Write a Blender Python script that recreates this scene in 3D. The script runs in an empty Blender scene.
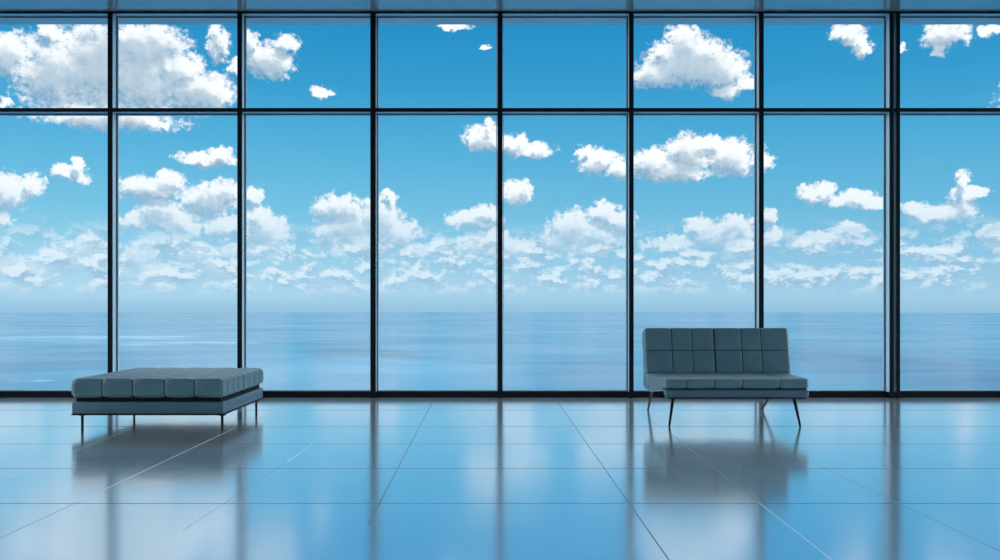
import bpy, bmesh, math
from mathutils import Vector, Matrix
S = bpy.context.scene
COL = S.collection
F, CX, CY, EYE = 900.0, 490.0, 305.0, 1.15      # focal length in px, principal point, eye height


# ------------------------------------------------------------------ node helper
class G:
    def __init__(s, tree): s.t = tree; s.n = tree.nodes; s.l = tree.links
    def put(s, inp, v):
        if v is None: return
        if hasattr(v, 'is_output'): s.l.new(v, inp)
        else: inp.default_value = v
    def m(s, op, a, b=None, c=None, clamp=False):
        n = s.n.new('ShaderNodeMath'); n.operation = op; n.use_clamp = clamp
        for i, v in enumerate((a, b, c)): s.put(n.inputs[i], v)
        return n.outputs[0]
    def v(s, op, a, b=None, c=None):
        n = s.n.new('ShaderNodeVectorMath'); n.operation = op
        for i, x in enumerate((a, b, c)): s.put(n.inputs[i], x)
        return n.outputs['Value'] if op in ('DOT_PRODUCT', 'LENGTH') else n.outputs['Vector']
    def comb(s, x=0.0, y=0.0, z=0.0):
        n = s.n.new('ShaderNodeCombineXYZ')
        for i, q in enumerate((x, y, z)): s.put(n.inputs[i], q)
        return n.outputs[0]
    def sep(s, a):
        n = s.n.new('ShaderNodeSeparateXYZ'); s.l.new(a, n.inputs[0]); return n.outputs
    def noise(s, vec, scale, detail=4.0, rough=0.5, dist=0.0, col=False):
        n = s.n.new('ShaderNodeTexNoise'); s.put(n.inputs['Vector'], vec)
        n.inputs['Scale'].default_value = scale; n.inputs['Detail'].default_value = detail
        n.inputs['Roughness'].default_value = rough; n.inputs['Distortion'].default_value = dist
        return n.outputs['Color' if col else 'Fac']
    def sm(s, x, a, b, lo=0.0, hi=1.0):
        n = s.n.new('ShaderNodeMapRange'); n.interpolation_type = 'SMOOTHSTEP'
        s.put(n.inputs[0], x); s.put(n.inputs[1], a); s.put(n.inputs[2], b); s.put(n.inputs[3], lo); s.put(n.inputs[4], hi)
        return n.outputs[0]
    def mix(s, f, a, b):
        n = s.n.new('ShaderNodeMix'); n.data_type = 'RGBA'
        s.put(n.inputs[0], f); s.put(n.inputs[6], a); s.put(n.inputs[7], b)
        return n.outputs[2]
    def ramp(s, x, stops):
        n = s.n.new('ShaderNodeValToRGB'); s.put(n.inputs[0], x)
        e = n.color_ramp.elements
        while len(e) > 1: e.remove(e[-1])
        e[0].position = stops[0][0]; e[0].color = stops[0][1]
        for p, c in stops[1:]:
            q = e.new(p); q.color = c
        return n.outputs[0]


def srgb(r, g, b):
    f = lambda c: c / 12.92 if c <= 0.04045 else ((c + 0.055) / 1.055) ** 2.4
    return (f(r / 255), f(g / 255), f(b / 255), 1.0)


def mat(name, color, rough=0.5, metal=0.0, spec=0.5, bump=None, coat=0.0):
    m = bpy.data.materials.new(name); m.use_nodes = True
    g = G(m.node_tree); p = g.n['Principled BSDF']
    p.inputs['Base Color'].default_value = color; p.inputs['Roughness'].default_value = rough
    p.inputs['Metallic'].default_value = metal; p.inputs['Specular IOR Level'].default_value = spec
    p.inputs['Coat Weight'].default_value = coat
    if bump:
        sc, st = bump
        tc = g.n.new('ShaderNodeTexCoord')
        nz = g.noise(tc.outputs['Object'], sc, 5.0, 0.6)
        b = g.n.new('ShaderNodeBump'); b.inputs['Strength'].default_value = st; b.inputs['Distance'].default_value = 0.002
        g.l.new(nz, b.inputs['Height']); g.l.new(b.outputs[0], p.inputs['Normal'])
        var = g.noise(tc.outputs['Object'], sc * 0.03, 3.0)
        c2 = tuple(min(1, c * 1.25) for c in color[:3]) + (1,)
        c1 = tuple(c * 0.8 for c in color[:3]) + (1,)
        g.l.new(g.mix(var, c1, c2), p.inputs['Base Color'])
    return m


# ------------------------------------------------------------------ materials
M = {}
M['leather'] = mat('teal_grey_leather', (0.066, 0.118, 0.132, 1), 0.42, 0, 0.5, (260, 0.25))
M['leather_frame'] = mat('blue_grey_frame_leather', (0.042, 0.082, 0.108, 1), 0.40, 0, 0.5, (260, 0.15))
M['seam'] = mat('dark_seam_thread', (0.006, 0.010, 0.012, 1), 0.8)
M['recess'] = mat('black_gap_shade', (0.004, 0.005, 0.006, 1), 0.9, 0, 0.2)  # near-black stands in for the shade in the gaps under the cushions
M['leg'] = mat('black_steel', (0.002, 0.003, 0.004, 1), 0.55, 0.0, 0.12)
M['frame_black'] = mat('black_window_cap', (0.002, 0.003, 0.005, 1), 0.45, 0, 0.15)
M['alu'] = mat('anodised_aluminium', (0.50, 0.62, 0.68, 1), 0.35, 0.4)
M['gasket'] = mat('rubber_gasket', (0.006, 0.010, 0.018, 1), 0.6)
M['bead'] = mat('pale_highlight_bead', (0.62, 0.74, 0.82, 1), 0.4)  # pale strip colour stands in for the highlight where glass meets frame
M['wall'] = mat('blue_grey_plaster', (0.36, 0.46, 0.52, 1), 0.8, bump=(60, 0.1))
M['soffit'] = mat('soffit_panel', (0.66, 0.72, 0.74, 1), 0.7, bump=(30, 0.05))


def ceiling_mat():
    m = mat('satin_ceiling', (0.42, 0.53, 0.60, 1), 0.10, 0, 1.0)
    g = G(m.node_tree); p = g.n['Principled BSDF']
    tc = g.n.new('ShaderNodeTexCoord')
    nz = g.noise(tc.outputs['Object'], 0.8, 3.0)
    g.l.new(g.mix(nz, (0.42, 0.46, 0.47, 1), (0.48, 0.52, 0.53, 1)), p.inputs['Base Color'])
    p.inputs['Metallic'].default_value = 0.5
    return m
M['ceiling'] = ceiling_mat()


def glass_mat():
    m = bpy.data.materials.new('clear_window_glass'); m.use_nodes = True
    g = G(m.node_tree); g.n.clear()
    out = g.n.new('ShaderNodeOutputMaterial')
    tr = g.n.new('ShaderNodeBsdfTransparent'); tr.inputs[0].default_value = (0.975, 0.99, 0.995, 1)
    gl = g.n.new('ShaderNodeBsdfGlossy'); gl.inputs['Roughness'].default_value = 0.0
    fr = g.n.new('ShaderNodeFresnel'); fr.inputs[0].default_value = 1.2
    mx = g.n.new('ShaderNodeMixShader')
    g.l.new(fr.outputs[0], mx.inputs[0]); g.l.new(tr.outputs[0], mx.inputs[1]); g.l.new(gl.outputs[0], mx.inputs[2])
    g.l.new(mx.outputs[0], out.inputs[0])
    return m
M['glass'] = glass_mat()


def fpt(px, py):      # a point of the floor
    d = F * EYE / (py - CY)
    return ((px - CX) * d / F, d)


def floor_mat():
    m = bpy.data.materials.new('polished_blue_tiles'); m.use_nodes = True
    g = G(m.node_tree); p = g.n['Principled BSDF']
    tc = g.n.new('ShaderNodeTexCoord'); P = tc.outputs['Object']
    x, y, z = g.sep(P)
    dark = None; bevel_glint = None
    # cross joints: long, parallel to the window
    hor = [9.857, 8.519, 7.446, 6.330, 5.214, 3.92, 2.95, 2.06, 1.01, -0.04, -1.1, -2.15]
    for i, d in enumerate(hor):
        w = 0.007 + 0.0013 * max(0, d - 3)
        a = g.m('ABSOLUTE', g.m('SUBTRACT', y, d))
        k = g.sm(a, w * 0.55, w * 1.25, 1.0, 0.0)
        dark = k if dark is None else g.m('MAXIMUM', dark, k)
    # long joints running towards the window; drawn at the slight slants they are laid at
    L = [((433, 401), (368, 525), 'd', 1), ((557, 401), (669, 560), 'd', 1),
         ((672, 435), (758, 502), 'd', .9), ((758, 502), (835, 562), 'l', .6), ((773, 444), (1004, 553), 'd', .8),
         ((640, 412), (672, 435), 'd', .35),
         ((235, 428), (80, 501), 'l', 1), ((80, 501), (-4, 540), 'd', .8),
         ((313, 443.5), (287, 462), 'l', .9), ((287, 462), (182, 531), 'd', .35), ((182, 531), (132, 563), 'l', .9),
         ((130, 429), (-4, 482), 'l', .45), ((825, 432), (1004, 480), 'd', .25), ((720, 415), (773, 444), 'd', .3)]
    # the same joints carried on towards the back of the room
    segs = [(fpt(*a), fpt(*b), k, s) for a, b, k, s in L]
    for base in [(-0.9, 0.05), (1.05, 0.2), (2.0, 0.3), (-1.95, 0.1), (-3.2, 0.0), (3.4, 0.2)]:
        segs.append(((base[0], 3.4), (base[0] - base[1], -3.0), 'd', .8))
    for (ax, ay), (bx, by), kind, stg in segs:
        dx, dy = bx - ax, by - ay; ln = math.hypot(dx, dy); ux, uy = dx / ln, dy / ln
        nx, ny = -uy, ux
        c = -(ax * nx + ay * ny)
        dist = g.m('ABSOLUTE', g.m('ADD', g.v('DOT_PRODUCT', P, (nx, ny, 0)), c))
        t = g.m('ADD', g.v('DOT_PRODUCT', P, (ux, uy, 0)), -(ax * ux + ay * uy) - ln / 2)
        inside = g.sm(g.m('ABSOLUTE', t), ln / 2 - 0.02, ln / 2 + 0.04, 1.0, 0.0)
        w = 0.0042
        k = g.m('MULTIPLY', g.m('MULTIPLY', g.sm(dist, w * .5, w * 1.3, 1.0, 0.0), inside), stg)
        if kind == 'd': dark = g.m('MAXIMUM', dark, k)
        else: bevel_glint = k if bevel_glint is None else g.m('MAXIMUM', bevel_glint, k)
    cl = g.noise(P, 0.55, 3.0, 0.5)
    base = g.mix(cl, (0.86, 0.92, 0.94, 1), (0.94, 0.97, 0.98, 1))
    base = g.mix(g.m('MULTIPLY', dark, 0.92), base, (0.03, 0.05, 0.07, 1))
    base = g.mix(g.m('MULTIPLY', bevel_glint, 0.9), base, (0.95, 0.97, 1, 1))  # pale joints: highlights on the tile bevels, painted into the colour
    g.l.new(base, p.inputs['Base Color'])
    jj = g.m('MAXIMUM', dark, bevel_glint)
    rr = g.m('ADD', g.m('MULTIPLY', g.noise(P, 1.3, 3.0), 0.05), FLOOR_R)
    g.l.new(g.m('ADD', rr, g.m('MULTIPLY', jj, 0.10)), p.inputs['Roughness'])
    g.put(p.inputs['Metallic'], g.m('MULTIPLY', g.m('SUBTRACT', 1.0, jj), FLOOR_METAL))
    p.inputs['IOR'].default_value = 1.6
    return m
FLOOR_R, FLOOR_METAL = 0.115, 0.86
M['floor'] = floor_mat()


def sea_mat():
    m = bpy.data.materials.new('open_sea'); m.use_nodes = True
    g = G(m.node_tree); p = g.n['Principled BSDF']
    tc = g.n.new('ShaderNodeTexCoord'); P = tc.outputs['Object']
    big = g.noise(g.v('MULTIPLY', P, (0.0011, 0.0016, 0)), 1.0, 6.0, 0.6, 0.4)
    slick = g.noise(g.v('MULTIPLY', P, (0.0022, 0.0045, 0)), 1.0, 5.0, 0.6, 1.2)
    base = g.mix(g.sm(big, 0.35, 0.68), SEA_A, SEA_B)
    # dark patch beyond the middle-left panes and pale current lines left of it
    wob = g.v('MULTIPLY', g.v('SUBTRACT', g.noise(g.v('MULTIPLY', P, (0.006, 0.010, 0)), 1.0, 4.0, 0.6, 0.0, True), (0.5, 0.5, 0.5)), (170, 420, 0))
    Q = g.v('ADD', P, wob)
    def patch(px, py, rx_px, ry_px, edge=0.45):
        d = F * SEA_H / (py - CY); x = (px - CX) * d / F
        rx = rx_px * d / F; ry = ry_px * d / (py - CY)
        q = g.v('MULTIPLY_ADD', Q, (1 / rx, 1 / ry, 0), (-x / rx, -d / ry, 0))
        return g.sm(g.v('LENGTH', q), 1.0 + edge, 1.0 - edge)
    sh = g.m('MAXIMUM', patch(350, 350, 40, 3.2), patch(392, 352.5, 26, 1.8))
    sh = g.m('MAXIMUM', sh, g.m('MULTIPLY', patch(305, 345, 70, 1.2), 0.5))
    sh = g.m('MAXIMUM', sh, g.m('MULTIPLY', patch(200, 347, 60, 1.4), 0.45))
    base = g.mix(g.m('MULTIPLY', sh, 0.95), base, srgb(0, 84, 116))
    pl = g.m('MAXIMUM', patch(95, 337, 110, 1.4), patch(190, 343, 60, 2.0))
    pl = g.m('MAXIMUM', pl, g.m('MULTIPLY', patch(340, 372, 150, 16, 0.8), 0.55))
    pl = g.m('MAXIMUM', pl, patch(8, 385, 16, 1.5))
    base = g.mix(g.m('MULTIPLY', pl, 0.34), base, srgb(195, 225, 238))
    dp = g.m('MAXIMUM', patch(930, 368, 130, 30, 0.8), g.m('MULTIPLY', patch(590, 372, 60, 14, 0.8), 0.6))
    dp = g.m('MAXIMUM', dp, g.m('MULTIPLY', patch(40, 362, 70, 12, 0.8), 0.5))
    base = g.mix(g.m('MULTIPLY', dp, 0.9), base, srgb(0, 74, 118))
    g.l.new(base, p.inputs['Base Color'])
    g.l.new(g.sm(slick, 0.35, 0.7, 0.15, 0.21), p.inputs['Roughness'])
    p.inputs['IOR'].default_value = 1.27
    w1 = g.noise(g.v('MULTIPLY', P, (0.012, 0.05, 0)), 1.0, 5.0, 0.65)
    b = g.n.new('ShaderNodeBump'); b.inputs['Strength'].default_value = 0.10; b.inputs['Distance'].default_value = 0.4
    g.l.new(w1, b.inputs['Height']); g.l.new(b.outputs[0], p.inputs['Normal'])
    return m
SEA_H = 60.0
SEA_A, SEA_B = srgb(10, 104, 138), srgb(40, 130, 160)
M['sea'] = sea_mat()


# ------------------------------------------------------------------ the sky (world)
CLOUDS = [  # px, py, rx, ry : where each cloud stands in the sky (turned into bearing and height below)
 (60, 72, 54, 40), (6, 54, 30, 24), (95, 62, 48, 46), (150, 78, 50, 36), (150, 42, 42, 20), (200, 92, 36, 22), (110, 116, 80, 15), (148, 46, 42, 26), (176, 68, 30, 18),
 (218, 44, 12, 20), (252, 44, 10, 14), (272, 62, 26, 18), (285, 45, 14, 12), (236, 66, 7, 9), (322, 92, 13, 5), (6, 103, 9, 5), (52, 32, 16, 12),
 (8, 190, 28, 17), (32, 186, 12, 13), (4, 218, 10, 9), (72, 173, 22, 8), (82, 165, 8, 8),
 (72, 256, 34, 17), (92, 246, 18, 11), (22, 268, 40, 11), (100, 262, 16, 18), (58, 244, 12, 6),
 (208, 158, 30, 8), (220, 153, 15, 7), (150, 188, 34, 13), (168, 180, 18, 9), (212, 198, 34, 18), (228, 192, 16, 12), (160, 212, 26, 16), (135, 222, 20, 10), (226, 226, 28, 13), (180, 222, 28, 14),
 (138, 258, 20, 16), (172, 244, 20, 12), (196, 256, 26, 15), (150, 272, 48, 11), (212, 268, 34, 11), (232, 252, 10, 9),
 (267, 233, 25, 20), (254, 196, 11, 9), (258, 218, 16, 14), (262, 252, 20, 8),
 (340, 208, 27, 15), (352, 228, 38, 20), (330, 232, 18, 16), (398, 232, 22, 15), (380, 218, 24, 20), (390, 196, 9, 6), (365, 248, 48, 9), (425, 252, 26, 7), (436, 244, 9, 7),
 (474, 219, 26, 12), (486, 212, 14, 10), (484, 246, 36, 12), (512, 248, 26, 13), (495, 238, 14, 10),
 (483, 140, 23, 14), (488, 128, 11, 9), (528, 150, 26, 8), (512, 143, 18, 11), (517, 193, 17, 11), (525, 187, 10, 7),
 (572, 228, 26, 18), (604, 214, 14, 16), (592, 236, 36, 17), (556, 240, 18, 14), (620, 222, 16, 10), (585, 250, 30, 8),
 (598, 160, 24, 13), (585, 150, 12, 6), (620, 170, 16, 12), (655, 163, 30, 16), (690, 154, 30, 20), (728, 158, 30, 20), (762, 160, 12, 11), (672, 172, 40, 11), (705, 144, 26, 10),
 (688, 62, 46, 24), (684, 45, 22, 20), (722, 70, 32, 18), (655, 75, 26, 14), (726, 92, 16, 9), (745, 84, 14, 7), (666, 52, 18, 12),
 (735, 226, 24, 13), (716, 234, 30, 14), (700, 224, 16, 9), (672, 242, 30, 9), (738, 248, 22, 16), (768, 217, 7, 8), (772, 236, 12, 11),
 (818, 194, 18, 9), (850, 198, 26, 10), (876, 203, 18, 8), (826, 188, 9, 7), (835, 238, 34, 10), (850, 230, 18, 8), (803, 243, 14, 10),
 (848, 33, 18, 9), (862, 50, 13, 9), (856, 40, 10, 10), (948, 34, 26, 14), (944, 50, 9, 9), (992, 28, 16, 6), (902, 46, 5, 4),
 (964, 184, 8, 12), (961, 195, 15, 11), (978, 193, 13, 6), (942, 212, 36, 11), (960, 206, 20, 10), (912, 208, 16, 9), (932, 250, 26, 4), (994, 232, 16, 10), (1002, 246, 16, 8),
 (455, 26, 15, 4), (486, 47, 6, 2), (1060, 90, 60, 28), (1120, 210, 70, 26), (-70, 120, 60, 24), (-110, 220, 60, 28), (1090, 150, 40, 14), (-160, 60, 60, 40), (1220, 70, 70, 30)]


def cloud_group(noise_shift):
    t = bpy.data.node_groups.new('cloud_cover', 'ShaderNodeTree')
    t.interface.new_socket('Vector', in_out='INPUT', socket_type='NodeSocketVector')
    t.interface.new_socket('Cover', in_out='OUTPUT', socket_type='NodeSocketFloat')
    t.interface.new_socket('Body', in_out='OUTPUT', socket_type='NodeSocketFloat')
    g = G(t); gi = g.n.new('NodeGroupInput'); go = g.n.new('NodeGroupOutput')
    P = gi.outputs[0]           # x: bearing, y: height, both in hundredths of the focal length
    w1 = g.v('SUBTRACT', g.noise(P, 0.028, 3.0, 0.55, 0, True), (0.5, 0.5, 0.5))
    w2 = g.v('SUBTRACT', g.noise(g.v('ADD', P, (31, 17, 4)), 0.11, 5.0, 0.62, 0, True), (0.5, 0.5, 0.5))
    Q = g.v('ADD', g.v('MULTIPLY_ADD', w1, (22, 16, 0), P), g.v('MULTIPLY', w2, (17, 15, 0)))
    cur = None
    for px, py, rx, ry in CLOUDS:
        u = math.atan((px - CX) / F) * F; v = (CY - py) / math.hypot(1, (px - CX) / F)
        k = 1 / math.sqrt(1 + ((px - CX) / F) ** 2)
        rx2 = rx * k * k * 1.10; ry2 = ry * k * 1.14
        q = g.v('MULTIPLY_ADD', Q, (1 / rx2, 1 / ry2, 0), (-u / rx2, -v / ry2, 0))
        d = g.v('DOT_PRODUCT', q, q)
        cur = d if cur is None else g.m('MINIMUM', cur, d)
    # cur: 0 in the heart of a cloud, 1 on its rim
    fine = g.m('SUBTRACT', g.noise(P, 0.17, 6.0, 0.66), 0.5)
    puff = g.n.new('ShaderNodeTexVoronoi'); puff.feature = 'SMOOTH_F1'
    puff.inputs['Scale'].default_value = 0.11; puff.inputs['Smoothness'].default_value = 0.5
    g.l.new(Q, puff.inputs['Vector'])
    bill = g.m('SUBTRACT', 0.45, puff.outputs['Distance'])
    c = g.m('SUBTRACT', 1.0, cur)
    mid = g.m('SUBTRACT', g.noise(P, 0.055, 4.0, 0.55), 0.5)
    lowf = g.m('SUBTRACT', g.noise(g.v('ADD', P, (5, 3, 8)), 0.024, 3.0, 0.5), 0.5)
    g.l.new(g.m('MULTIPLY_ADD', lowf, 1.5, g.m('MULTIPLY_ADD', mid, 0.45, c)), go.inputs[1])
    c = g.m('MULTIPLY_ADD', fine, 2.1, c)
    c = g.m('MULTIPLY_ADD', bill, 0.5, c)
    g.l.new(c, go.inputs[0])
    return t


FILL_GLOWS = [((0, 0.60, 0.80), 0.81, (2.6, 2.9, 3.0)), ((0, -0.90, 0.436), 0.2, (0.10, 0.12, 0.12)),
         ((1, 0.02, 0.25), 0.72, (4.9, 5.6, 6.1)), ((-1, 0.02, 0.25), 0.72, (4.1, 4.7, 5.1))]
def build_world():
    w = bpy.data.worlds.new('sky'); S.world = w; w.use_nodes = True
    g = G(w.node_tree); g.n.clear()
    out = g.n.new('ShaderNodeOutputWorld'); bg = g.n.new('ShaderNodeBackground')
    tc = g.n.new('ShaderNodeTexCoord'); x, y, z = g.sep(tc.outputs['Generated'])
    u = g.m('MULTIPLY', g.m('ARCTAN2', x, y), F)
    hyp = g.m('SQRT', g.m('ADD', g.m('MULTIPLY', x, x), g.m('MULTIPLY', y, y)))
    v = g.m('MULTIPLY', g.m('DIVIDE', z, g.m('MAXIMUM', hyp, 0.02)), F)
    P = g.comb(u, v, 0)
    grp = cloud_group(0)
    def cover(vec):
        n = g.n.new('ShaderNodeGroup'); n.node_tree = grp; g.l.new(vec, n.inputs[0]); return n.outputs
    c0, s0 = cover(P)
    c1, s1 = cover(g.v('ADD', P, (3, 10, 0)))
    # clear blue
    K = lambda y: max(0.0, (CY - y) / 900.0)      # height over horizon, 0..~1 of the ramp
    h = g.m('DIVIDE', v, 900.0, clamp=True)
    blue = g.ramp(h, [(0.0, srgb(172, 210, 233)), (K(285), srgb(175, 214, 236)), (K(255), srgb(152, 208, 233)), (K(210), srgb(118, 194, 226)),
                      (K(150), srgb(88, 178, 219)), (K(90), srgb(58, 158, 208)), (K(25), srgb(38, 142, 197)), (0.6, srgb(30, 112, 180)), (1.0, srgb(24, 92, 158))])
    # a little deeper to the right, paler to the left
    side = g.sm(u, -500.0, 450.0)
    blue = g.mix(g.m('MULTIPLY', side, 0.22), blue, srgb(34, 140, 194))
    # shading of the cumulus: bright on rims turned to the sun above, grey in the thick parts
    soft = g.noise(g.v('ADD', P, (9, 70, 0)), 0.05, 5.0, 0.6)
    thick = g.sm(g.m('ADD', s1, g.m('MULTIPLY', g.m('SUBTRACT', soft, 0.5), 0.5)), 0.08, 0.95)
    slope = g.sm(g.m('SUBTRACT', s1, s0), -0.75, 0.75)
    slope2 = g.sm(g.m('SUBTRACT', c1, c0), -0.6, 0.6)
    dk = g.m('ADD', g.m('MULTIPLY', thick, 0.56), g.m('MULTIPLY', slope, 0.36), clamp=True)
    dk = g.m('ADD', dk, g.m('MULTIPLY', g.m('MULTIPLY', g.m('SUBTRACT', slope2, 0.5), 0.44), g.sm(s0, 1.0, 0.35, 0.22, 1.0)), clamp=True)
    body = g.ramp(dk, [(0.0, srgb(252, 254, 255)), (0.35, srgb(238, 245, 250)), (0.62, srgb(196, 213, 226)), (1.0, srgb(146, 178, 203))])
    # far clouds fade into the haze
    hz = g.sm(v, 8.0, 150.0, 0.62, 0.0)
    body = g.mix(hz, body, srgb(176, 214, 238))
    a = g.sm(c0, -0.12, 0.62)
    a = g.m('MULTIPLY', a, g.sm(v, 15.0, 110.0, 0.55, 1.0))
    sky = g.mix(a, blue, body)
    # low bank of small clouds along the horizon
    n1 = g.noise(g.v('MULTIPLY', P, (0.034, 0.058, 0)), 1.0, 7.0, 0.62, 0.1)
    n2 = g.noise(g.v('MULTIPLY', g.v('ADD', P, (-3, 5, 0)), (0.034, 0.058, 0)), 1.0, 7.0, 0.62, 0.1)
    band = g.m('MULTIPLY', g.sm(v, 6.0, 24.0), g.sm(v, 86.0, 48.0))
    low = g.m('MULTIPLY', g.sm(n1, 0.42, 0.58), band)
    lit = g.sm(g.m('SUBTRACT', n1, n2), -0.06, 0.07)
    lowc = g.mix(lit, srgb(150, 190, 218), srgb(224, 240, 249))
    sky = g.mix(g.m('MULTIPLY', low, 0.8), sky, lowc)
    # scattered cover over the rest of the sky
    n3 = g.noise(g.v('MULTIPLY', tc.outputs['Generated'], (3.2, 3.2, 6.0)), 1.0, 7.0, 0.6, 0.3)
    out_of = g.m('MAXIMUM', g.sm(v, 330.0, 420.0), g.sm(g.m('ABSOLUTE', u), 640.0, 760.0))
    c3 = g.m('MULTIPLY', g.sm(n3, 0.50, 0.64), out_of)
    c3 = g.m('MULTIPLY', c3, g.sm(v, 20.0, 90.0))
    sky = g.mix(c3, sky, g.mix(g.sm(n3, 0.55, 0.8), srgb(236, 243, 248), srgb(170, 190, 208)))
    # haze just over the sea line
    sky = g.mix(g.sm(v, 26.0, -8.0, 0.0, 0.9), sky, srgb(166, 209, 230))
    sky = g.mix(g.sm(v, 12.0, -9.0, 0.0, 0.8), sky, srgb(142, 188, 219))
    # sky glows added out of view to light the room: high front, sides, faint behind
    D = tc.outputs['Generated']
    for dr, w0, colr in FILL_GLOWS:
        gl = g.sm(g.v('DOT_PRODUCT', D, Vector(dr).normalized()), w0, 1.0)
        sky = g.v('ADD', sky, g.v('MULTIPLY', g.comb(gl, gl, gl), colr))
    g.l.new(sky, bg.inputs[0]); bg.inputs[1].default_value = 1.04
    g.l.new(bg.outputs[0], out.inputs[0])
    w.cycles.sampling_method = 'MANUAL'; w.cycles.sample_map_resolution = 1024
build_world()


# ------------------------------------------------------------------ mesh helpers
def link(name, bm, mats, parent=None, smooth=False, sharp=None):
    me = bpy.data.meshes.new(name); bm.normal_update(); bm.to_mesh(me); bm.free()
    for mm in (mats if isinstance(mats, (list, tuple)) else [mats]): me.materials.append(mm)
    if smooth:
        for p in me.polygons: p.use_smooth = True
        if sharp: me.set_sharp_from_angle(angle=math.radians(sharp))
    o = bpy.data.objects.new(name, me); COL.objects.link(o)
    if parent: o.parent = parent
    return o


def box(bm, x0, x1, y0, y1, z0, z1, bev=0.0):
    r = bmesh.ops.create_cube(bm, size=1.0)
    vs = r['verts']
    for v in vs:
        v.co = Vector(((x0 + x1) / 2 + v.co.x * (x1 - x0), (y0 + y1) / 2 + v.co.y * (y1 - y0), (z0 + z1) / 2 + v.co.z * (z1 - z0)))
    if bev:
        es = list({e for v in vs for e in v.link_edges})
        bmesh.ops.bevel(bm, geom=es, offset=bev, segments=2, affect='EDGES', profile=0.5)
    return bm


def empty(name, loc=(0, 0, 0)):
    o = bpy.data.objects.new(name, None); COL.objects.link(o); o.location = loc; o.empty_display_size = 0.2
    return o


def struct(o): o['kind'] = 'structure'; return o


def tube(bm, pts, radii, seg=14):
    rings = []
    n = len(pts)
    for i, p in enumerate(pts):
        p = Vector(p)
        a = Vector(pts[max(0, i - 1)]); b = Vector(pts[min(n - 1, i + 1)])
        t = (b - a).normalized()
        s = t.cross(Vector((0, 1, 0)));
        if s.length < 1e-3: s = t.cross(Vector((1, 0, 0)))
        s.normalize(); q = t.cross(s)
        rings.append([bm.verts.new(p + (s * math.cos(k * 2 * math.pi / seg) + q * math.sin(k * 2 * math.pi / seg)) * radii[i]) for k in range(seg)])
    for r0, r1 in zip(rings, rings[1:]):
        for k in range(seg): bm.faces.new((r0[k], r0[(k + 1) % seg], r1[(k + 1) % seg], r1[k]))
    bm.faces.new(list(reversed(rings[0]))); bm.faces.new(rings[-1])
    bmesh.ops.recalc_face_normals(bm, faces=bm.faces)
    return bm


def quilt(size, rad, seams, puff=0.012, groove=0.014, gw=0.011, step=0.03, warp=None, bold=(), crown=0.0, thread=0.0036, wide={}):
    """upholstered block centred on 0: rounded box, stitched along seams {axis: [coords]}, each panel puffed"""
    hs = [s / 2 for s in size]
    def lines(ax):
        h = hs[ax]; s = set()
        n = max(2, int(round(2 * h / step)))
        for i in range(n + 1): s.add(round(-h + 2 * h * i / n, 5))
        for k in range(1, 6):
            for sg in (-1, 1): s.add(round(sg * (h - rad * (1 - math.cos(k * math.pi / 10)) ), 5))
        for c in seams.get(ax, []):
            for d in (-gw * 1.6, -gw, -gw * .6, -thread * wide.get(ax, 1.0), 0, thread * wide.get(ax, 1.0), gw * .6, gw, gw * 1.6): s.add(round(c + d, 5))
        L = sorted(q for q in s if -h <= q <= h)
        o = [L[0]]
        for q in L[1:]:
            if q - o[-1] > 0.0022: o.append(q)
        o[-1] = L[-1]
        return o
    LN = [lines(0), lines(1), lines(2)]
    bm = bmesh.new(); cache = {}
    def V(p):
        k = (round(p[0], 5), round(p[1], 5), round(p[2], 5))
        if k not in cache: cache[k] = bm.verts.new(p)
        return cache[k]
    for ax in range(3):
        a, b = [i for i in range(3) if i != ax]
        for sg in (-1, 1):
            for i in range(len(LN[a]) - 1):
                for j in range(len(LN[b]) - 1):
                    q = []
                    for (ii, jj) in ((i, j), (i + 1, j), (i + 1, j + 1), (i, j + 1)):
                        p = [0, 0, 0]; p[ax] = sg * hs[ax]; p[a] = LN[a][ii]; p[b] = LN[b][jj]; q.append(V(tuple(p)))
                    try: f = bm.faces.new(q)
                    except ValueError: continue
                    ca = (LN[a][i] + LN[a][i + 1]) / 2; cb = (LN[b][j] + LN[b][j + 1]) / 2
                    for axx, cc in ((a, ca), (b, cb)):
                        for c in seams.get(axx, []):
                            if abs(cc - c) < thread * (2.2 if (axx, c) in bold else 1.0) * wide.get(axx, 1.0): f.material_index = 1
    bmesh.ops.recalc_face_normals(bm, faces=bm.faces)
    for v in bm.verts:
        o = v.co.copy()
        inner = Vector([max(-hs[i] + rad, min(hs[i] - rad, o[i])) for i in range(3)])
        d = o - inner
        n = d.normalized() if d.length > 1e-9 else Vector((0, 0, 1))
        base = inner + n * rad if d.length > 1e-9 else o
        disp = 0.0; pf = 1.0
        for ax, cs in seams.items():
            wgt = 1 - n[ax] ** 2
            if wgt < 0.02: pf *= 0.0 if wgt < 0.02 else 1; continue
            edges = sorted([-hs[ax]] + list(cs) + [hs[ax]])
            for e0, e1 in zip(edges, edges[1:]):
                if e0 <= o[ax] <= e1:
                    t = (o[ax] - e0) / (e1 - e0)
                    pf *= (1 - (2 * t - 1) ** 4) * wgt + (1 - wgt)
                    break
            for c in cs:
                k = 1.6 if (ax, c) in bold else 1.0
                disp -= groove * k * wgt * math.exp(-((o[ax] - c) / (gw * k)) ** 2)
        disp += puff * pf
        v.co = base + n * disp
        if crown and n.z > 0.5:
            v.co.z += crown * (1 - (o.x / hs[0]) ** 2) * (1 - (o.y / hs[1]) ** 2)
        if warp: v.co = warp(v.co)
    return bm


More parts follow.
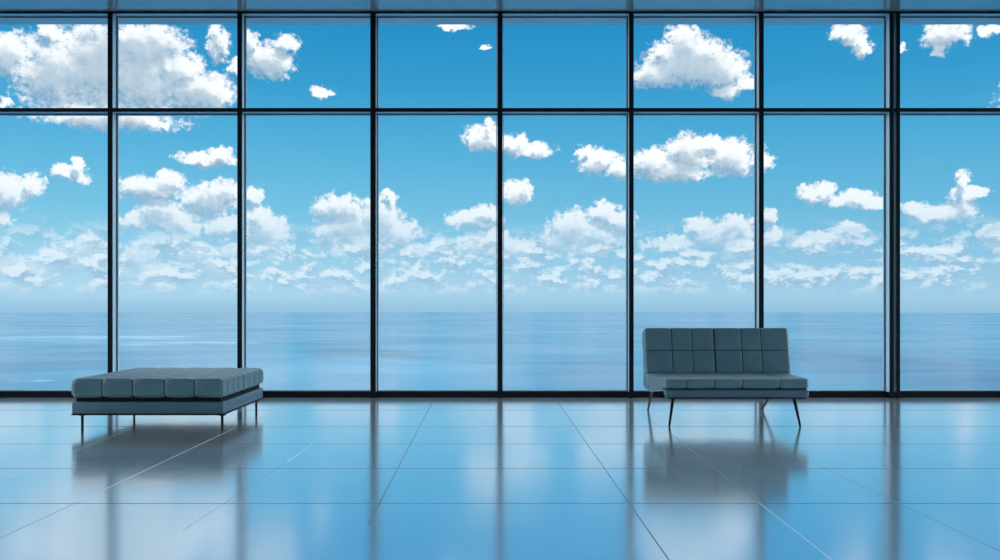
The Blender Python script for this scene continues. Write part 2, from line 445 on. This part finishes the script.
# ------------------------------------------------------------------ room
YW = 11.25                                     # plane of the glass
XM = [-7.9, -6.3, -4.69, -3.09, -1.443, 0.125, 1.745, 3.35, 5.0, 6.6, 8.2]
XL, XR, YB = -7.93, 8.23, -3.2
ZC = 4.775
ZT0, ZT1 = 3.536, 3.582                        # transom
ZH = 4.75                                      # underside of head rail
ZS = 0.072                                     # top of sill

struct(link('floor', box(bmesh.new(), XL - .15, XR + .15, YB - .15, YW + 0.12, -0.25, 0.0), M['floor']))
struct(link('ceiling', box(bmesh.new(), XL - .15, XR + .15, YB - .15, YW - 0.13, ZC, ZC + 0.3), M['ceiling']))
def glazed_wall(name, a, b, n):
    """unseen sides of the room, glazing added to let fill light in: the same black uprights and rails with glass between"""
    A, B = Vector((a[0], a[1], 0)), Vector((b[0], b[1], 0)); L = (B - A).length; ang = math.atan2(B.y - A.y, B.x - A.x)
    w = struct(empty(name, A)); w.rotation_euler = (0, 0, ang)
    for i in range(n + 1):
        x = L * i / n
        link('upright', box(bmesh.new(), x - .028, x + .028, -0.15, 0.0, 0, ZC, 0.003), M['frame_black'], w)
    for z0, z1 in ((0, .077), (3.536, 3.582), (ZC - .025, ZC)):
        link('rail', box(bmesh.new(), 0.028, L - 0.028, -0.14, -0.01, z0, z1, 0.003), M['frame_black'], w)
    for i in range(n):
        bm = bmesh.new(); x0, x1 = L * i / n + .02, L * (i + 1) / n - .02
        bm.faces.new([bm.verts.new(q) for q in ((x0, -.07, .07), (x1, -.07, .07), (x1, -.07, ZC - .02), (x0, -.07, ZC - .02))])
        link('pane', bm, M['glass'], w)
glazed_wall('wall_left', (XL - .04, YB), (XL - .04, YW - .16), 9)
glazed_wall('wall_right', (XR + .04, YW - .16), (XR + .04, YB), 9)
glazed_wall('wall_back', (XR, YB), (XL, YB), 10)

tn = [0]
def trim():
    tn[0] += 1
    return struct(empty('trim_%d' % tn[0]))


def mullion(x, w, w_in=None, z0=ZS, z1=ZH):
    """deep upright: black nose towards the room, aluminium web, dark rubber and cap at the glass"""
    t = trim(); t.location = (x, YW, 0)
    h = w / 2
    link('nose_cap', box(bmesh.new(), -h, h, -0.150, -0.124, 0.0, ZC, 0.003), M['frame_black'], t)
    link('web', box(bmesh.new(), -h + .004, h - .004, -0.124, -0.004, ZS, ZH), M['alu'], t)
    link('gasket', box(bmesh.new(), -h - .004, h + .004, -0.016, 0.004, ZS, ZH), M['gasket'], t)
    link('outer_cap', box(bmesh.new(), -h - .004, h + .004, 0.012, 0.045, 0.0, ZH + .02, 0.004), M['frame_black'], t)
for i, x in enumerate(XM):
    if abs(x - 5.0) < 1e-6:
        mullion(4.958, 0.046); mullion(5.040, 0.040)
    else:
        mullion(x, 0.066 if i == 4 else 0.056)

# rails run the full width: sill, transom, head
def rail(z0, z1, under, dep=0.126):
    t = trim(); t.location = (0, YW, 0)
    x0, x1 = XL, XR
    link('nose_cap', box(bmesh.new(), x0, x1, -dep - 0.020, -dep, z0, z1, 0.003), M['frame_black'], t)
    link('web', box(bmesh.new(), x0, x1, -dep, -0.012, z0 + .003, z1 - .003), M['alu'] if under else M['frame_black'], t)
    link('gasket', box(bmesh.new(), x0, x1, -0.012, 0.003, z0 - (.006 if under else 0), z1 + .005), M['gasket'], t)
    link('outer_cap', box(bmesh.new(), x0, x1, 0.013, 0.040, z0 - .003, z1 + .003, 0.003), M['frame_black'], t)
rail(0.0, ZS, False, 0.020)
rail(ZT0, ZT1, True)
rail(ZH, ZC, True)

# glazed bays
edges = [(-7.9, .028), (-6.3, .028), (-4.69, .028), (-3.09, .028), (-1.443, .033), (0.125, .028), (1.745, .028), (3.35, .028), (5.0, .065), (6.6, .028), (8.2, .028)]
for i in range(len(edges) - 1):
    a, b = edges[i][0] + edges[i][1], edges[i + 1][0] - edges[i + 1][1]
    w = struct(empty('window_%d' % (i + 1), ((a + b) / 2, YW, 0)))
    c = (a + b) / 2
    for nm, z0, z1 in (('lower_pane', ZS, ZT0), ('upper_pane', ZT1, ZH)):
        bm = bmesh.new()          # a single sheet of glass
        vs = [bm.verts.new(q) for q in ((a - c - .01, 0.008, z0 - .01), (b - c + .01, 0.008, z0 - .01), (b - c + .01, 0.008, z1 + .01), (a - c - .01, 0.008, z1 + .01))]
        bm.faces.new(vs)
        pane = link(nm, bm, M['glass'], w)
        bm = bmesh.new(); k = 0.011; g0 = 0.010
        A, B, Z0, Z1 = a - c + g0, b - c - g0, z0 + .012, z1 - .012
        if nm == 'lower_pane': Z0 = z0 + .008
        box(bm, A, A + k, -0.006, 0.0, Z0, Z1); box(bm, B - k, B, -0.006, 0.0, Z0, Z1)
        box(bm, A + k, B - k, -0.006, 0.0, Z0, Z0 + k); box(bm, A + k, B - k, -0.006, 0.0, Z1 - k, Z1)
        link('highlight_bead', bm, M['bead'], w)

# roof edge carried out past the glass
t = trim(); t.location = (0, YW, 0)
link('soffit', box(bmesh.new(), XL - .15, XR + .15, 0.046, 0.30, ZH, ZC + .05), M['soffit'], t)
link('slab_edge', box(bmesh.new(), XL - .15, XR + .15, -0.13, 0.30, ZC + .05, ZC + .3), M['soffit'], t)

# sea, a wide disc far below
bm = bmesh.new()
R = SEA_H * F / 7.0
N = 96
c = bm.verts.new((0, 0, 0)); ring = []
prev = None
for rr in [R * 0.02, R * 0.08, R * 0.25, R * .6, R]:
    cur = [bm.verts.new((rr * math.cos(2 * math.pi * k / N), rr * math.sin(2 * math.pi * k / N), 0)) for k in range(N)]
    for k in range(N):
        if prev is None: bm.faces.new((c, cur[k], cur[(k + 1) % N]))
        else: bm.faces.new((prev[k], cur[k], cur[(k + 1) % N], prev[(k + 1) % N]))
    prev = cur
sea = struct(link('sea', bm, M['sea'])); sea.location = (0, 0, EYE - SEA_H)


# ------------------------------------------------------------------ ottoman on the left
def make_ottoman():
    x0, x1, y0, y1 = -3.835, -2.447, 8.25, 9.70
    cx, cy = (x0 + x1) / 2, (y0 + y1) / 2
    w, d = x1 - x0, y1 - y0
    t = empty('tufted_ottoman', (cx, cy, 0))
    t['category'] = 'ottoman'
    t['label'] = 'low wide backless ottoman with square-stitched teal-grey cushion on thin straight black legs'
    # stitched cushion
    cw, cd, ch = w + 0.008, d + 0.02, 0.165
    sx = [-cw / 2 + cw * k for k in (0.205, 0.405, 0.615, 0.81)]
    sy = [-cd / 2 + cd * k for k in (0.10, 0.22, 0.34, 0.47, 0.62, 0.75, 0.88)]
    mid = sy[4 - 1]
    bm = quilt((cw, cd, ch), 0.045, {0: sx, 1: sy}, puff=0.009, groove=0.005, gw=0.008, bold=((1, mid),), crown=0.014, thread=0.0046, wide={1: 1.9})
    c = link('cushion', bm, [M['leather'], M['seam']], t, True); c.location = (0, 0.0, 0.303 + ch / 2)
    # recessed platform between cushion and frame
    link('platform', box(bmesh.new(), -w / 2 + .03, w / 2 - .03, -d / 2 + .03, d / 2 - .03, 0.255, 0.312), M['recess'], t)
    # upholstered frame
    bm = bmesh.new(); box(bm, -w / 2, w / 2, -d / 2, d / 2, 0.150, 0.262, 0.010)
    f = link('frame', bm, M['leather_frame'], t, True, 40)
    bm = bmesh.new()
    k = 0.004
    box(bm, -w / 2 - k, w / 2 + k, -d / 2 - k, -d / 2 + 0.012, 0.139, 0.151, 0.002)
    box(bm, -w / 2 - k, w / 2 + k, d / 2 - 0.012, d / 2 + k, 0.139, 0.151, 0.002)
    box(bm, -w / 2 - k, -w / 2 + 0.012, -d / 2 + 0.012, d / 2 - 0.012, 0.139, 0.151, 0.002)
    box(bm, w / 2 - 0.012, w / 2 + k, -d / 2 + 0.012, d / 2 - 0.012, 0.139, 0.151, 0.002)
    link('bottom_edge', bm, M['leg'], t)
    link('base_board', box(bmesh.new(), -w / 2 + .012, w / 2 - .012, -d / 2 + .012, d / 2 - .012, 0.142, 0.151), M['recess'], t)
    for lx, ly in ((-3.748 - cx, 8.275 - cy), (-2.462 - cx, 8.275 - cy), (-3.748 - cx, 9.48 - cy), (-2.462 - cx, 9.48 - cy)):
        bm = tube(bmesh.new(), [(lx, ly, 0.0), (lx, ly, 0.006), (lx, ly, 0.143)], [0.014, 0.0115, 0.0125])
        lg = link('leg', bm, M['leg'], t, True, 40)
        bm = bmesh.new(); box(bm, lx - .03, lx + .03, ly - .02, ly + .03, 0.134, 0.142, 0.002)
        link('mounting_plate', bm, M['leg'], lg)
    return t
make_ottoman()


# ------------------------------------------------------------------ sofa on the right
def make_sofa():
    cx, cy = 2.32, 8.95
    t = empty('armless_sofa', (cx, cy, 0))
    t['category'] = 'sofa'
    t['label'] = 'armless teal-grey two-seat sofa with grid-stitched backrest on thin splayed black legs'
    # seat: widens a little towards the back
    sw, sd = 1.345, 0.86
    yf = 8.445
    ycen = yf + sd / 2 - cy
    def taper(co):
        tt = (co.y + sd / 2) / sd
        k = 1 + 0.085 * max(0, min(1, tt))
        return Vector((co.x * k, co.y, co.z))
    sx = [-sw / 2 + sw * k for k in (0.148, 0.340, 0.536, 0.798)]
    # cushion
    sy = [-sd / 2 + sd * k for k in (0.30, 0.56)]
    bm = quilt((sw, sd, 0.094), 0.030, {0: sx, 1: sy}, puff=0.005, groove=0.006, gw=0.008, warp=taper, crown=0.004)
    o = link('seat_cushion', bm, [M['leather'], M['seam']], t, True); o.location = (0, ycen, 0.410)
    # seat base
    def taper_in(co):      # the base narrows towards the back
        k = 1 - 0.20 * max(0, min(1, (co.y + sd / 2) / sd))
        return Vector((co.x * k, co.y, co.z))
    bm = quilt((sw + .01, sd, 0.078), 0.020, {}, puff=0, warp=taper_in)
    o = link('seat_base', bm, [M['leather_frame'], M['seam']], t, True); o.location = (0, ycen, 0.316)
    bm = quilt((sw - .024, sd - .03, 0.018), 0.004, {}, puff=0, warp=taper_in)
    o = link('seat_recess', bm, M['recess'], t, True); o.location = (0, ycen, 0.359)
    bm = quilt((sw - .04, sd - .02, 0.013), 0.004, {}, puff=0, warp=taper_in)
    o = link('underframe', bm, M['leg'], t, True); o.location = (0, ycen, 0.2735)
    # padded flanks that wrap seat and base
    for sg in (-1, 1):
        fd, fh = sd - 0.09, 0.168
        seams = {1: [-fd / 2 + fd * k for k in (0.2, 0.42, 0.62, 0.82)]}
        def shear(co, sg=sg):
            u = (co.y + fd / 2) / fd
            lift = (0.05 * max(0, (u - 0.72) / 0.28) ** 2 + 0.058 * (1 - min(1, u * 1.5))) * max(0, 0.5 - co.z / fh)
            return Vector((co.x + sg * 0.057 * u, co.y, co.z + lift))
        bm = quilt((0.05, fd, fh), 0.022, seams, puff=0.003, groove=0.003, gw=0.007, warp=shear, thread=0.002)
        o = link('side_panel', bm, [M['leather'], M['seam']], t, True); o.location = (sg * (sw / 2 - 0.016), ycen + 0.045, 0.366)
    # backrest, leaning back
    bw, bh, bt = 1.478, 0.475, 0.17
    bx = [-bw / 2 + bw * k for k in (0.184, 0.326, 0.480, 0.668, 0.806)]
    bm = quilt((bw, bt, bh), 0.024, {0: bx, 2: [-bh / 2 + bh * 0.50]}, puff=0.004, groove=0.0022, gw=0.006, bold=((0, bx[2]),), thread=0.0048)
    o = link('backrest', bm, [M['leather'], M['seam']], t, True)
    o.rotation_euler = (math.radians(-13), 0, 0); o.location = (0.015, 9.315 - cy, 0.665)
    # lower back shell joining backrest and seat
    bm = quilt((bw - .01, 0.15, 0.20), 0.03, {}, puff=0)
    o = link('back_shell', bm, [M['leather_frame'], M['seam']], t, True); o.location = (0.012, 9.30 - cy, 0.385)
    # legs
    ft = lambda x, y: (x - cx, y - cy, 0.0)
    legs = [((1.742, 8.56, .275), (1.694, 8.505, 0)), ((2.890, 8.56, .275), (2.932, 8.505, 0)),
            ((1.685, 9.33, .288), (1.729, 9.85, 0)), ((2.950, 9.33, .288), (2.985, 9.88, 0))]
    for a, b in legs:
        A = Vector((a[0] - cx, a[1] - cy, a[2])); B = Vector((b[0] - cx, b[1] - cy, 0.002))
        bm = tube(bmesh.new(), [B, B.lerp(A, 0.03), A], [0.0105, 0.0105, 0.0165])
        lg = link('leg', bm, M['leg'], t, True, 40)
        bm = bmesh.new(); box(bm, A.x - .035, A.x + .035, A.y - .035, A.y + .035, a[2] - .014, a[2] - .004, 0.002)
        link('mounting_plate', bm, M['leg'], lg)
    return t
make_sofa()

# ------------------------------------------------------------------ camera, view
cam = bpy.data.cameras.new('camera'); co = bpy.data.objects.new('camera', cam); COL.objects.link(co)
co.location = (0, 0, EYE); co.rotation_euler = (math.pi / 2, 0, 0)
cam.sensor_width = 36.0; cam.lens = F / 1000.0 * 36.0
cam.shift_x = (500 - CX) / 1000.0; cam.shift_y = (CY - 280) / 1000.0
cam.clip_start = 0.05; cam.clip_end = 60000
S.camera = co
vs = S.view_settings
vs.view_transform = 'Standard'; vs.look = 'None'; vs.exposure = 0.0; vs.gamma = 1.0; vs.use_curve_mapping = False
S.cycles.max_bounces = 10; S.cycles.diffuse_bounces = 5; S.cycles.glossy_bounces = 5; S.cycles.transparent_max_bounces = 12
S.cycles.sample_clamp_indirect = 8
S.cycles.use_denoising = True
